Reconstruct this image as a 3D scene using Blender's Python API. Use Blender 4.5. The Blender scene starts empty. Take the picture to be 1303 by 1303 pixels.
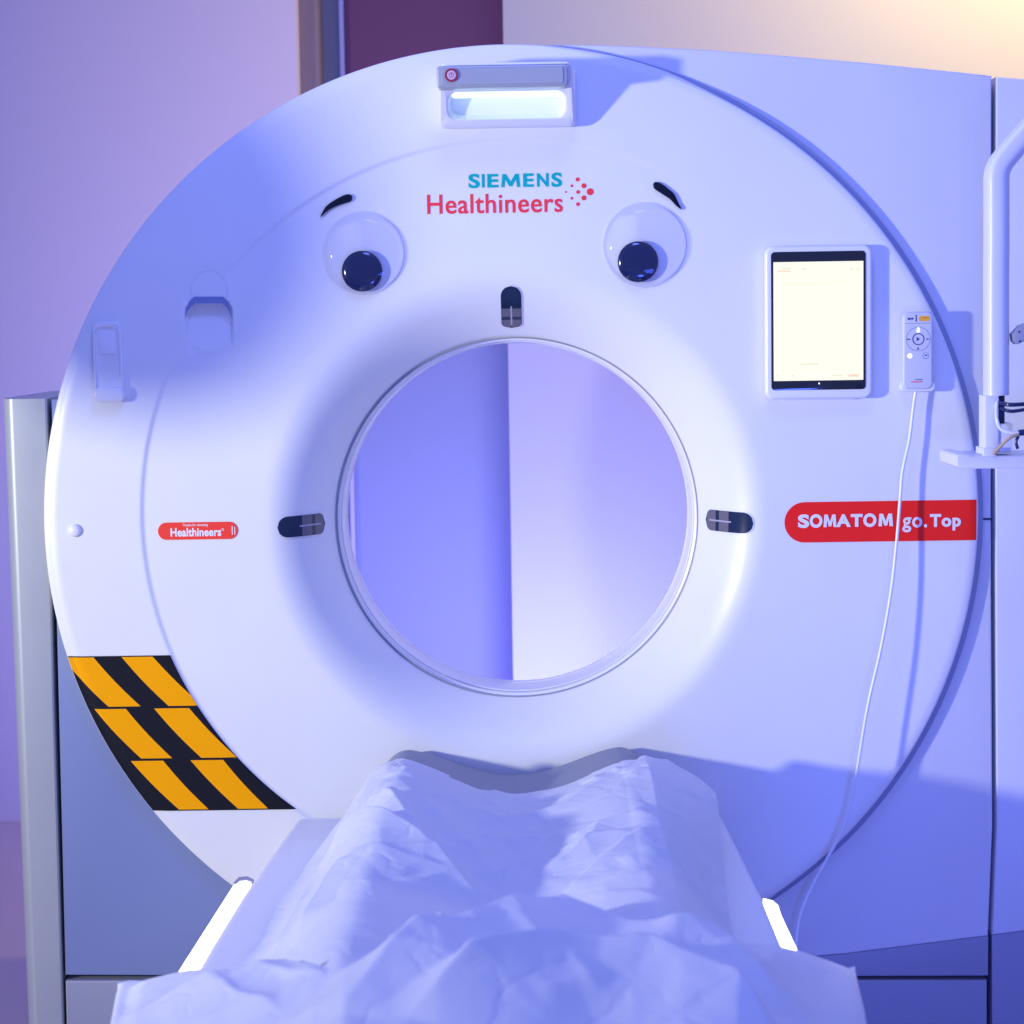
import bpy, bmesh, math, random
import numpy as np
from mathutils import Vector, Matrix, noise
PI = math.pi
S = bpy.context.scene
COL = S.collection
random.seed(4)

# ------------------------------------------------------------------ camera
F = 2640.0; W = 1303.0; CC = W/2
CAM = Vector((0.05, -4.2, 0.394))
fwd = (Vector((0, 0, 0)) - CAM).normalized()
rt = fwd.cross(Vector((0, 0, 1))).normalized()
up = rt.cross(fwd).normalized()
ROLL = 0.0155
rt2 = rt*math.cos(ROLL) - up*math.sin(ROLL)
up2 = up*math.cos(ROLL) + rt*math.sin(ROLL)
cd = bpy.data.cameras.new('camera'); co = bpy.data.objects.new('camera', cd); COL.objects.link(co)
co.matrix_world = Matrix(((rt2.x, up2.x, -fwd.x, CAM.x), (rt2.y, up2.y, -fwd.y, CAM.y), (rt2.z, up2.z, -fwd.z, CAM.z), (0, 0, 0, 1)))
cd.sensor_width = 36; cd.lens = F/W*36; cd.clip_end = 100
cd.dof.use_dof = True; cd.dof.focus_distance = 4.2; cd.dof.aperture_fstop = 4.5
S.camera = co
S.view_settings.view_transform = 'Standard'; S.view_settings.look = 'None'
S.view_settings.exposure = 0; S.view_settings.gamma = 1

def P(px, py, y=0.0):
    d = fwd*F + rt2*(px-CC) - up2*(py-CC)
    return CAM + d*((y-CAM.y)/d.y)
def PZ(px, py, z):
    d = fwd*F + rt2*(px-CC) - up2*(py-CC)
    return CAM + d*((z-CAM.z)/d.z)
def proj(v):
    q = Vector(v) - CAM; k = F/q.dot(fwd)
    return CC + q.dot(rt2)*k, CC - q.dot(up2)*k
PX = 0.0016

# ------------------------------------------------------------------ world and lamps
w = bpy.data.worlds.new('World'); S.world = w; w.use_nodes = True
bg = w.node_tree.nodes['Background']; bg.inputs[0].default_value = (0.21, 0.265, 0.80, 1); bg.inputs[1].default_value = 0.95

def lamp(name, loc, target, energy, color, size, shape='DISK', size_y=None, spread=None):
    l = bpy.data.lights.new(name, 'AREA'); l.shape = shape; l.size = size
    if size_y: l.size_y = size_y
    l.energy = energy; l.color = color
    if spread: l.spread = spread
    o = bpy.data.objects.new(name, l); COL.objects.link(o); o.location = loc
    o.rotation_euler = (Vector(target)-Vector(loc)).to_track_quat('-Z', 'Y').to_euler()
    return o
lamp('key_lamp', (-4.2, -3.0, 0.36), (0.35, 0.1, 0.25), 27, (0.97, 0.97, 0.80), 0.26, spread=math.radians(62))
lamp('blue_lamp', (0.65, -2.9, -1.0), (0.1, 0, 0.1), 40, (0.07, 0.13, 1.0), 0.7)
lamp('blue_sheet_fill', (0.1, -1.5, 2.6), (0.0, -0.9, -0.5), 40, (0.16, 0.22, 1.0), 0.8)  # added fill from above, only to turn the sheets bluer
lamp('warm_lamp', (1.75, 1.05, 2.15), (1.5, 2.0, 1.2), 80, (1.0, 0.76, 0.22), 0.4)
lamp('rear_lamp', (0.12, 1.2, -0.95), (0.06, 2.0, -0.2), 17, (0.62, 0.70, 1.0), 0.3)
lamp('rear_blue_lamp', (-0.25, 0.95, -1.0), (0.0, 2.2, -0.1), 42, (0.11, 0.13, 1.0), 0.5)

# ------------------------------------------------------------------ materials
def mat(name, col, rough=0.4, metal=0.0, emit=None, estr=0.0, bump=0.0, bscale=300.0, var=0.0, vscale=6.0, coat=0.0, spec=None, sheen=0.0, sss=0.0):
    m = bpy.data.materials.new(name); m.use_nodes = True
    nt = m.node_tree; b = nt.nodes['Principled BSDF']
    b.inputs['Base Color'].default_value = (*col, 1); b.inputs['Roughness'].default_value = rough
    b.inputs['Metallic'].default_value = metal
    b.inputs['Coat Weight'].default_value = coat
    if spec is not None: b.inputs['Specular IOR Level'].default_value = spec
    if sheen: b.inputs['Sheen Weight'].default_value = sheen
    if emit:
        b.inputs['Emission Color'].default_value = (*emit, 1); b.inputs['Emission Strength'].default_value = estr
    if bump or var:
        tc = nt.nodes.new('ShaderNodeTexCoord')
    if bump:
        n = nt.nodes.new('ShaderNodeTexNoise'); n.inputs['Scale'].default_value = bscale; n.inputs['Detail'].default_value = 4
        bp = nt.nodes.new('ShaderNodeBump'); bp.inputs['Strength'].default_value = bump; bp.inputs['Distance'].default_value = 0.002
        nt.links.new(tc.outputs['Object'], n.inputs['Vector']); nt.links.new(n.outputs['Fac'], bp.inputs['Height']); nt.links.new(bp.outputs['Normal'], b.inputs['Normal'])
    if var:
        n2 = nt.nodes.new('ShaderNodeTexNoise'); n2.inputs['Scale'].default_value = vscale; n2.inputs['Detail'].default_value = 6
        mr = nt.nodes.new('ShaderNodeMapRange'); mr.inputs['To Min'].default_value = rough-var; mr.inputs['To Max'].default_value = rough+var
        nt.links.new(tc.outputs['Object'], n2.inputs['Vector']); nt.links.new(n2.outputs['Fac'], mr.inputs['Value']); nt.links.new(mr.outputs['Result'], b.inputs['Roughness'])
        mx = nt.nodes.new('ShaderNodeMix'); mx.data_type = 'RGBA'
        mx.inputs['A'].default_value = (*[c*0.965 for c in col], 1); mx.inputs['B'].default_value = (*[min(1, c*1.03) for c in col], 1)
        nt.links.new(n2.outputs['Fac'], mx.inputs['Factor']); nt.links.new(mx.outputs['Result'], b.inputs['Base Color'])
    return m
M = {}
M['plastic'] = mat('white_plastic', (0.80, 0.80, 0.80), 0.38, bump=0.05, bscale=900, var=0.05)
M['plastic2'] = mat('white_plastic_smooth', (0.80, 0.80, 0.81), 0.28)
M['panel'] = mat('panel_plastic', (0.70, 0.71, 0.76), 0.45, bump=0.05, bscale=900, var=0.05)
M['silver'] = mat('silver_paint', (0.40, 0.42, 0.44), 0.42, metal=0.2, bump=0.04, bscale=900, var=0.05)
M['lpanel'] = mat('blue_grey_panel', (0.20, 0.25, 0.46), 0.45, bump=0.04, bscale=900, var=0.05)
M['trim'] = mat('rim_shade_grey', (0.27, 0.31, 0.46), 0.4)  # cover's rim shade as a darker colour
M['skirt'] = mat('grey_panel', (0.30, 0.31, 0.40), 0.5, bump=0.05, bscale=900)
M['dark'] = mat('seam_dark', (0.010, 0.03, 0.09), 0.6)
M['black'] = mat('black_glass', (0.008, 0.010, 0.018), 0.08, coat=0.5)
M['pupil'] = mat('pupil_blue_sheen', (0.003, 0.010, 0.07), 0.13, coat=0.5)  # black pupil with its blue reflection put into the base colour
M['brow'] = mat('brow_black', (0.003, 0.006, 0.02), 0.25, spec=0.3)
M['window'] = mat('dark_window', (0.010, 0.022, 0.06), 0.12)
M['window_in'] = mat('window_inner', (0.13, 0.12, 0.16), 0.3)
M['window_line'] = mat('window_slit', (0.40, 0.38, 0.50), 0.3)
M['red'] = mat('red_label', (0.95, 0.022, 0.012), 0.5, spec=0.15)
M['red2'] = mat('red_sticker', (0.92, 0.06, 0.04), 0.5, spec=0.15)
M['logo_red'] = mat('logo_red', (0.92, 0.05, 0.06), 0.5, spec=0.2)
M['logo_blue'] = mat('logo_teal', (0.0, 0.42, 0.42), 0.5, spec=0.15)
M['letter'] = mat('letter_white', (0.85, 0.82, 0.84), 0.5)
M['hz_y'] = mat('hazard_yellow', (1.0, 0.40, 0.0), 0.55, bump=0.05, spec=0.1)
M['hz_k'] = mat('hazard_black', (0.008, 0.009, 0.016), 0.55, bump=0.05, spec=0.15)
M['button_red'] = mat('button_ring', (0.38, 0.03, 0.06), 0.3)
M['button'] = mat('button_face', (0.62, 0.45, 0.52), 0.3)
M['led'] = mat('led_line', (1, 1, 1), 0.3, emit=(0.55, 0.88, 1.0), estr=3.0)
M['strip'] = mat('light_strip', (1, 1, 1), 0.3, emit=(0.86, 0.88, 1.0), estr=3.5)
M['screen'] = mat('lit_screen', (0.02, 0.02, 0.02), 0.2, emit=(1.0, 1.0, 0.88), estr=1.0, spec=0.0)
M['ui'] = mat('screen_mark', (0.02, 0.02, 0.02), 0.2, emit=(0.84, 0.86, 0.58), estr=1.0)
M['ui_red'] = mat('screen_mark_red', (0.02, 0.02, 0.02), 0.2, emit=(1.0, 0.70, 0.50), estr=1.0)
M['ui_soft'] = mat('screen_mark_soft', (0.02, 0.02, 0.02), 0.2, emit=(0.96, 0.97, 0.74), estr=1.0)
M['remote'] = mat('remote_plastic', (0.62, 0.63, 0.72), 0.35)
M['remote_ink'] = mat('remote_ink', (0.05, 0.06, 0.15), 0.4)
M['amber'] = mat('amber_display', (0.62, 0.30, 0.02), 0.3, emit=(0.75, 0.38, 0.03), estr=0.25)
M['white_led'] = mat('white_led', (1, 1, 1), 0.3, emit=(1.0, 0.97, 0.95), estr=2)
M['cord'] = mat('white_cord', (0.82, 0.82, 0.85), 0.4)
M['cable_dark'] = mat('dark_cable', (0.012, 0.02, 0.09), 0.3)
M['cable_tan'] = mat('tan_cable', (0.55, 0.42, 0.22), 0.5)
M['mattress'] = mat('grey_mattress', (0.26, 0.28, 0.35), 0.6, bump=0.1, bscale=400)
M['bed'] = mat('bed_housing', (0.78, 0.78, 0.80), 0.4, bump=0.04, bscale=900)
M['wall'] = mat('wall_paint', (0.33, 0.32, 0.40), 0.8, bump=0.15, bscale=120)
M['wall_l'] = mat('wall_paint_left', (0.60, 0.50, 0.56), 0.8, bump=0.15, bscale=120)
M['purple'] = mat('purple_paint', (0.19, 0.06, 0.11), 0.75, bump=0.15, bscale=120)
M['wall_low'] = mat('lower_wall_tone', (0.25, 0.25, 0.36), 0.75, bump=0.15, bscale=120)  # paler and bluer than the purple above it
M['frame'] = mat('door_frame_paint', (0.17, 0.17, 0.20), 0.5)
M['frame2'] = mat('door_frame_brown', (0.20, 0.15, 0.17), 0.6)
M['frame3'] = mat('door_frame_edge', (0.55, 0.50, 0.62), 0.5)
M['floor'] = mat('floor_vinyl', (0.42, 0.32, 0.44), 0.35, bump=0.1, bscale=60, var=0.06)
M['eye_back'] = mat('eye_backing', (0.80, 0.80, 0.84), 0.4)
M['arm'] = mat('arm_paint', (0.78, 0.78, 0.82), 0.32)

def clear_mat():
    m = bpy.data.materials.new('clear_plastic'); m.use_nodes = True; nt = m.node_tree
    for n in list(nt.nodes): nt.nodes.remove(n)
    o = nt.nodes.new('ShaderNodeOutputMaterial'); t = nt.nodes.new('ShaderNodeBsdfTransparent'); g = nt.nodes.new('ShaderNodeBsdfGlossy')
    g.inputs['Roughness'].default_value = 0.06; t.inputs[0].default_value = (0.985, 0.988, 0.995, 1)
    f = nt.nodes.new('ShaderNodeMath'); f.operation = 'MINIMUM'; f.inputs[1].default_value = 0.30; f0 = nt.nodes.new('ShaderNodeFresnel'); f0.inputs[0].default_value = 1.35; nt.links.new(f0.outputs[0], f.inputs[0])
    mx = nt.nodes.new('ShaderNodeMixShader'); nt.links.new(f.outputs[0], mx.inputs[0]); nt.links.new(t.outputs[0], mx.inputs[1]); nt.links.new(g.outputs[0], mx.inputs[2])
    nt.links.new(mx.outputs[0], o.inputs[0]); return m
M['clear'] = clear_mat()

def sheet_mat():
    m = mat('paper_fleece', (0.78, 0.79, 0.84), 0.75, bump=0.0)
    nt = m.node_tree; b = nt.nodes['Principled BSDF']
    tc = nt.nodes.new('ShaderNodeTexCoord')
    n = nt.nodes.new('ShaderNodeTexNoise'); n.inputs['Scale'].default_value = 30; n.inputs['Detail'].default_value = 5; n.inputs['Roughness'].default_value = 0.65
    bp = nt.nodes.new('ShaderNodeBump'); bp.inputs['Strength'].default_value = 0.12; bp.inputs['Distance'].default_value = 0.004
    nt.links.new(tc.outputs['Object'], n.inputs['Vector']); nt.links.new(n.outputs['Fac'], bp.inputs['Height']); nt.links.new(bp.outputs['Normal'], b.inputs['Normal'])
    vo = nt.nodes.new('ShaderNodeTexVoronoi'); vo.feature = 'DISTANCE_TO_EDGE'; vo.inputs['Scale'].default_value = 7
    dn = nt.nodes.new('ShaderNodeTexNoise'); dn.inputs['Scale'].default_value = 5; dn.inputs['Detail'].default_value = 3
    ad = nt.nodes.new('ShaderNodeMix'); ad.data_type = 'VECTOR'; ad.inputs['Factor'].default_value = 0.35
    nt.links.new(tc.outputs['Object'], dn.inputs['Vector']); nt.links.new(tc.outputs['Object'], ad.inputs['A']); nt.links.new(dn.outputs['Color'], ad.inputs['B']); nt.links.new(ad.outputs['Result'], vo.inputs['Vector'])
    mr = nt.nodes.new('ShaderNodeMapRange'); mr.inputs['From Max'].default_value = 0.10; nt.links.new(vo.outputs['Distance'], mr.inputs['Value'])
    mk = nt.nodes.new('ShaderNodeTexNoise'); mk.inputs['Scale'].default_value = 3; nt.links.new(tc.outputs['Object'], mk.inputs['Vector'])
    mm = nt.nodes.new('ShaderNodeMath'); mm.operation = 'MULTIPLY'; nt.links.new(mr.outputs['Result'], mm.inputs[0]); nt.links.new(mk.outputs['Fac'], mm.inputs[1])
    b2 = nt.nodes.new('ShaderNodeBump'); b2.inputs['Strength'].default_value = 0.30; b2.inputs['Distance'].default_value = 0.006
    nt.links.new(mm.outputs[0], b2.inputs['Height']); nt.links.new(bp.outputs['Normal'], b2.inputs['Normal']); nt.links.new(b2.outputs['Normal'], b.inputs['Normal'])
    out = nt.nodes['Material Output']; tr = nt.nodes.new('ShaderNodeBsdfTranslucent'); tr.inputs[0].default_value = (0.75, 0.76, 0.84, 1)
    mx = nt.nodes.new('ShaderNodeMixShader'); mx.inputs[0].default_value = 0.18
    nt.links.new(b.outputs[0], mx.inputs[1]); nt.links.new(tr.outputs[0], mx.inputs[2]); nt.links.new(mx.outputs[0], out.inputs[0])
    return m
M['sheet'] = sheet_mat()

# ------------------------------------------------------------------ object helpers
ORG = {}
def tag(o, label=None, cat=None, group=None, kind=None):
    if label: o['label'] = label
    if cat: o['category'] = cat
    if group: o['group'] = group
    if kind: o['kind'] = kind
    return o
def thing(name, label, cat, loc=(0, 0, 0), group=None):
    o = bpy.data.objects.new(name, None); COL.objects.link(o); o.location = loc; o.empty_display_size = 0.1
    ORG[o] = Vector(loc); return tag(o, label, cat, group)
def mesh(name, V, Fc, m, parent=None, smooth=True, angle=35, midx=None, origin=None):
    me = bpy.data.meshes.new(name)
    if parent is not None: off = ORG.get(parent, Vector())
    elif origin is not None: off = Vector(origin)
    else: off = Vector()
    me.from_pydata([tuple(Vector(v)-off) for v in V], [], Fc)
    ms = m if isinstance(m, (list, tuple)) else [m]
    for k in ms: me.materials.append(k)
    bm = bmesh.new(); bm.from_mesh(me); bmesh.ops.recalc_face_normals(bm, faces=bm.faces); bm.to_mesh(me); bm.free()
    if midx: 
        for p, i in zip(me.polygons, midx): p.material_index = i
    if smooth:
        for p in me.polygons: p.use_smooth = True
        me.set_sharp_from_angle(angle=math.radians(angle))
    o = bpy.data.objects.new(name, me); COL.objects.link(o)
    if parent is not None:
        o.parent = parent; ORG[o] = off
    else:
        o.location = off; ORG[o] = off
    return o
def loft(rings, cap0=True, cap1=True, closed=True):
    V = []; Fc = []; n = len(rings[0])
    for r in rings: V += list(r)
    for k in range(len(rings)-1):
        for i in range(n if closed else n-1):
            j = (i+1) % n
            Fc.append((k*n+i, k*n+j, (k+1)*n+j, (k+1)*n+i))
    if cap0: Fc.append(tuple(range(n)))
    if cap1: Fc.append(tuple((len(rings)-1)*n+i for i in range(n)))
    return V, Fc
def inset2(pts, d):
    n = len(pts); out = []
    A = sum(pts[i][0]*pts[(i+1) % n][1]-pts[(i+1) % n][0]*pts[i][1] for i in range(n))
    sg = 1 if A > 0 else -1
    for i in range(n):
        p = Vector(pts[i]); a = Vector(pts[i-1]); b = Vector(pts[(i+1) % n])
        e1 = (p-a); e2 = (b-p)
        if e1.length < 1e-9: e1 = e2
        if e2.length < 1e-9: e2 = e1
        e1 = e1.normalized(); e2 = e2.normalized()
        n1 = Vector((-e1.y, e1.x)); n2 = Vector((-e2.y, e2.x)); nn = n1+n2
        if nn.length < 1e-6: nn = n1
        nn = nn.normalized(); k = max(0.5, nn.dot(n1))
        out.append(tuple(p+nn*(sg*d/k)))
    return out
def prism(pts, y0, y1, bev=0.002, seg=3):
    """outline in XZ, front at y0 (towards the camera), back at y1, rounded front edge"""
    rings = []
    for k in range(seg+1):
        a = k/seg*PI/2
        ins = bev*(1-math.sin(a)); yy = y0+bev*(1-math.cos(a))
        rings.append([(q[0], yy, q[1]) for q in (inset2(pts, ins) if ins > 1e-7 else pts)])
    rings.append([(q[0], y1, q[1]) for q in pts])
    return loft(rings)
def rrect(cx, cz, w, h, r, n=8, taper=0.0):
    out = []
    for (sx, sz, a0) in ((1, 1, 0), (-1, 1, 90), (-1, -1, 180), (1, -1, 270)):
        for k in range(n+1):
            a = math.radians(a0+90*k/n)
            x = sx*(w/2-r)+r*math.cos(a); z = sz*(h/2-r)+r*math.sin(a)
            out.append((cx+x*(1+taper*(-z/h)), cz+z))
    return out
def rbox(px0, py0, px1, py1, rpx, y=0.0, n=8, taper=0.0):
    c = P((px0+px1)/2, (py0+py1)/2, y); a = P(px0, (py0+py1)/2, y); b = P(px1, (py0+py1)/2, y); t = P((px0+px1)/2, py0, y); d = P((px0+px1)/2, py1, y)
    w_ = b.x-a.x; h_ = t.z-d.z
    return rrect(c.x, c.z, w_, h_, rpx*w_/(px1-px0), n, taper)
def catmull(pts, n=8):
    pts = [Vector(p) for p in pts]; out = []
    for i in range(len(pts)-1):
        p0 = pts[max(i-1, 0)]; p1 = pts[i]; p2 = pts[i+1]; p3 = pts[min(i+2, len(pts)-1)]
        for k in range(n):
            t = k/n
            out.append(0.5*((2*p1)+(-p0+p2)*t+(2*p0-5*p1+4*p2-p3)*t*t+(-p0+3*p1-3*p2+p3)*t**3))
    out.append(pts[-1]); return out
def tube(path, r, n=12, sec=None):
    path = [Vector(p) for p in path]; rings = []
    up0 = Vector((0, 1, 0))
    for i, p in enumerate(path):
        t = (path[min(i+1, len(path)-1)]-path[max(i-1, 0)]).normalized()
        a = t.cross(up0)
        if a.length < 1e-3: a = t.cross(Vector((1, 0, 0)))
        a.normalize(); b = a.cross(t).normalized()
        rr = r[i] if isinstance(r, (list, tuple)) else r
        if sec: rings.append([tuple(p+a*s[0]+b*s[1]) for s in sec])
        else: rings.append([tuple(p+a*math.cos(2*PI*k/n)*rr+b*math.sin(2*PI*k/n)*rr) for k in range(n)])
    return loft(rings)
def join(parts):
    V = []; Fc = []
    for v, f in parts:
        o = len(V); V += list(v); Fc += [tuple(i+o for i in q) for q in f]
    return V, Fc
def lathe(prof, c, n=96, a0=0, a1=2*PI):
    """profile of (r, y) about an axis along Y through c=(x,z)"""
    full = abs(a1-a0-2*PI) < 1e-6
    rings = []
    m = n if full else n+1
    for r, y in prof:
        rings.append([(c[0]+r*math.cos(a0+(a1-a0)*k/n), y, c[1]+r*math.sin(a0+(a1-a0)*k/n)) for k in range(m)])
    return loft(rings, False, False, full)
def sstep(a, b, x):
    t = max(0.0, min(1.0, (x-a)/(b-a))); return t*t*(3-2*t)

# text as mesh, fitted into a pixel box on the plane y
def text(name, s, px0, py0, px1, py1, y, m, parent, bold=0.0, shear=0.0, rot=0.0, space=1.0, yfun=None):
    cu = bpy.data.curves.new('t', 'FONT'); cu.body = s; cu.offset = bold; cu.space_character = space; cu.shear = shear; cu.resolution_u = 6
    o = bpy.data.objects.new('t', cu); COL.objects.link(o)
    bpy.context.view_layer.update()
    dg = bpy.context.evaluated_depsgraph_get(); me = bpy.data.meshes.new_from_object(o.evaluated_get(dg))
    bpy.data.objects.remove(o)
    vs = [v.co.copy() for v in me.vertices]; fs = [tuple(p.vertices) for p in me.polygons]
    bpy.data.meshes.remove(me)
    if rot:
        R = Matrix.Rotation(rot, 3, 'Z'); vs = [R @ v for v in vs]
    x0 = min(v.x for v in vs); x1 = max(v.x for v in vs); z0 = min(v.y for v in vs); z1 = max(v.y for v in vs)
    c = P((px0+px1)/2, (py0+py1)/2, y); ww = P(px1, (py0+py1)/2, y).x-P(px0, (py0+py1)/2, y).x; hh = P((px0+px1)/2, py0, y).z-P((px0+px1)/2, py1, y).z
    V = [(c.x+((v.x-x0)/(x1-x0)-.5)*ww, y, c.z+((v.y-z0)/(z1-z0)-.5)*hh) for v in vs]
    if yfun: V = [(a, yfun(a, b_)+y, b_) for a, _, b_ in V]
    return V, fs

# ------------------------------------------------------------------ the room
def slab(name, x0, x1, y0, y1, z0, z1, m, parent=None, origin=None, bev=0):
    V = [(x, y, z) for x in (x0, x1) for y in (y0, y1) for z in (z0, z1)]
    Fc = [(0, 1, 3, 2), (4, 6, 7, 5), (0, 4, 5, 1), (2, 3, 7, 6), (0, 2, 6, 4), (1, 5, 7, 3)]
    return mesh(name, V, Fc, m, parent, smooth=False, origin=origin)
FL = -1.15
f = slab('floor', -4, 4, -3.5, 3.2, FL-0.05, FL, M['floor']); tag(f, 'pinkish vinyl floor behind the scanner', kind='structure')
xe = P(640, 20, 2.0).x
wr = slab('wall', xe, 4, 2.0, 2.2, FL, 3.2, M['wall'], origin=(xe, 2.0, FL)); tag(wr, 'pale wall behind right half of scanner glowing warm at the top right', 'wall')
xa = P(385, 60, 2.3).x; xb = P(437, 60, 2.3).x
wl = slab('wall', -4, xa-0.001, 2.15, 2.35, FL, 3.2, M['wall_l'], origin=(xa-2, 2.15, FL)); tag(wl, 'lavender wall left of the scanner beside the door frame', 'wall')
wp2 = slab('wall', xb+0.001, xe+0.06, 2.338, 2.5, FL, 0.62, M['wall_low'], origin=(xb, 2.34, FL)); tag(wp2, 'blue-violet lower wall seen through the left half of the bore', 'wall')
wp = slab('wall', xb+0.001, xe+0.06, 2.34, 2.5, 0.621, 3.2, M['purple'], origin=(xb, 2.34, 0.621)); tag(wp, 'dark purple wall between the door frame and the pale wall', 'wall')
df = thing('door_frame', 'narrow brown and grey door frame at the top left behind the scanner', 'door frame', (xa, 2.25, FL))
xm = P(409, 60, 2.3).x
slab('jamb', xa, xm, 2.22, 2.4, FL, 3.2, M['frame2'], df)
slab('post', xm+.001, xb-0.014, 2.325, 2.42, FL, 3.2, M['frame'], df)
slab('trim', xb-0.013, xb, 2.315, 2.43, FL, 3.2, M['frame3'], df)

# ------------------------------------------------------------------ the scanner
G = thing('ct_scanner', 'large white ring shaped medical scanner with round bore, logo and cartoon eyes on its front', 'CT scanner', (0, 0.4, FL))
O = P(652, 651, 0.0); I = P(658, 660, 0.11)
Oc = Vector((O.x, O.z)); Ic = Vector((I.x, I.z))
RB = 0.376
def cen(r):
    t = max(0.0, min(1.0, (r-RB)/(0.76-RB))); return Ic.lerp(Oc, t)
rc0 = P(265, 382, 0); 
def recess(x, z):
    u = (x-rc0.x)/PX; v = (rc0.z-z)/PX      # px right, px down from the slot's top edge
    if v < -2 or v > 84 or abs(u) > 32: return 0.0
    hw = 30.0
    if v < 14: hw = 30 - 8*(1-max(v, 0)/14)**2
    if v > 52: hw = math.sqrt(max(0.0, 30*30-(v-52)**2))
    e = sstep(0, 3.5, hw-abs(u))
    return 0.020*sstep(-1.5, 2.0, v)*(1-sstep(0, 78, v))*e
def prof(r, x, z):
    y = 0.0
    ang = math.atan2(z-Oc.y, x-Oc.x)
    A = 0.02+0.98*sstep(-0.1, 0.75, -math.cos(ang)) if math.sin(ang) < 0 else 0.02+0.98*sstep(-0.55, 0.5, -math.cos(ang))
    ca = max(0.0, min(1.0, ((rc0.z+12*PX)-z)/(48*PX))); dz_ = z-((rc0.z+12*PX)-ca*48*PX)
    inside = 1-sstep(27*PX, 36*PX, math.hypot(x-rc0.x, dz_))
    y += 0.0045*A*((1-sstep(0.750, 0.760, r))*(1-inside)+0.5*inside)
    if r < 0.51:
        t = (0.51-r)/(0.51-RB); y += 0.118*t**2.0
    if r > 0.925: y += 0.004*min(1.0, (r-0.925)/0.020)**2
    return y
def surf_y(x, z):
    p = Vector((x, z)); r = (p-Oc).length
    for _ in range(8): r = (p-cen(r)).length
    r = r/(1-0.022*sstep(.62, .9, r)*(z-Oc.y)/max(r, .01))
    return prof(r, x, z)
rs = list(np.arange(RB, 0.50, 0.004))+list(np.arange(0.50, 0.62, 0.01))+list(np.arange(0.62, 0.80, 0.003))+list(np.arange(0.80, 0.92, 0.02))+list(np.linspace(0.925, 0.945, 7))
ths = []
a = 0.0
while a < 360:
    ths.append(a); a += 0.22 if 142 <= a <= 156 else (0.8)
V = []; Fc = []; n = len(ths)
for r in rs:
    c = cen(r)
    for a in ths:
        e_ = r*(1-0.022*sstep(.62, .9, r)*math.sin(math.radians(a)))
        x = c.x+e_*math.cos(math.radians(a)); z = c.y+e_*math.sin(math.radians(a))
        V.append((x, prof(r, x, z)+recess(x, z), z))
for k in range(len(rs)-1):
    for i in range(n):
        j = (i+1) % n; Fc.append((k*n+i, k*n+j, (k+1)*n+j, (k+1)*n+i))
# rim: crisp edge, receding bevel, side
def ringadd(r, y, rl=None, yl=None):
    b = len(V)
    for a in ths:
        w_ = sstep(-0.05, 0.55, math.cos(math.radians(a))); q_ = r if rl is None else rl+(r-rl)*w_; yy = y if yl is None else yl+(y-yl)*w_
        e_ = q_*(1-0.022*sstep(.62, .9, q_)*math.sin(math.radians(a))); V.append((Oc.x+e_*math.cos(math.radians(a)), yy, Oc.y+e_*math.sin(math.radians(a))))
    for i in range(n):
        j = (i+1) % n; Fc.append((b-n+i, b-n+j, b+j, b+i))
ringadd(0.9465, 0.008, 0.954, 0.0045); ringadd(0.9500, 0.014, 0.9562, 0.006); ringadd(0.9545, 0.022, 0.957, 0.009); ringadd(0.957, 0.046); ringadd(0.957, 0.12); ringadd(0.93, 0.125); ringadd(0.62, 0.125)
cover = mesh('front_cover', V, Fc, M['plastic'], G, angle=50)
# dark strip painting the unlit side of the cover's right-hand rim
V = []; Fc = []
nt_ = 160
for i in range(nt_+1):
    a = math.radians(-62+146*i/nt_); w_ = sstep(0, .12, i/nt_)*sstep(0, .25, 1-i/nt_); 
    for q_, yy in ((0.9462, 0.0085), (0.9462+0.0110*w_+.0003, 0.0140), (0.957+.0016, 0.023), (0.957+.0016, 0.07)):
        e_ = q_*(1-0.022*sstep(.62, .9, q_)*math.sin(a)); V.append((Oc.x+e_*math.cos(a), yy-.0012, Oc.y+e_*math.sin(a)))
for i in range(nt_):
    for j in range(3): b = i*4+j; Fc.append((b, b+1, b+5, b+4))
mesh('rim_shade_strip', V, Fc, M['trim'], G)
# bore
bc = (Ic.x, Ic.y)
mesh('bore_lip', *lathe([(RB, 0.116), (RB-.001, .122), (0.3715, 0.124), (0.3700, 0.128), (0.3700, 0.1345)], bc, 160), M['plastic2'], G)
mesh('bore_seam', *lathe([(0.3772, 0.1135), (0.3750, 0.1150), (0.3750, 0.1170)], bc, 160), M['skirt'], G)
mesh('bore_seam', *lathe([(0.3715, 0.1342), (0.3715, 0.1388)], bc, 160), M['dark'], G)
mesh('scan_window_ring', *lathe([(0.3700, 0.138), (0.3675, 0.140), (0.3665, 0.20), (0.3650, 0.205), (0.3650, 0.215)], bc, 160), M['plastic2'], G)
mesh('bore_tube', *lathe([(0.3668, 0.216), (0.3640, 0.218), (0.3638, 0.235), (0.368, 0.26), (0.41, 0.50), (0.46, 0.76), (0.52, 0.80), (0.88, 0.80), (0.90, 0.78), (0.90, 0.126)], bc, 160), M['plastic'], G)
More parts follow.
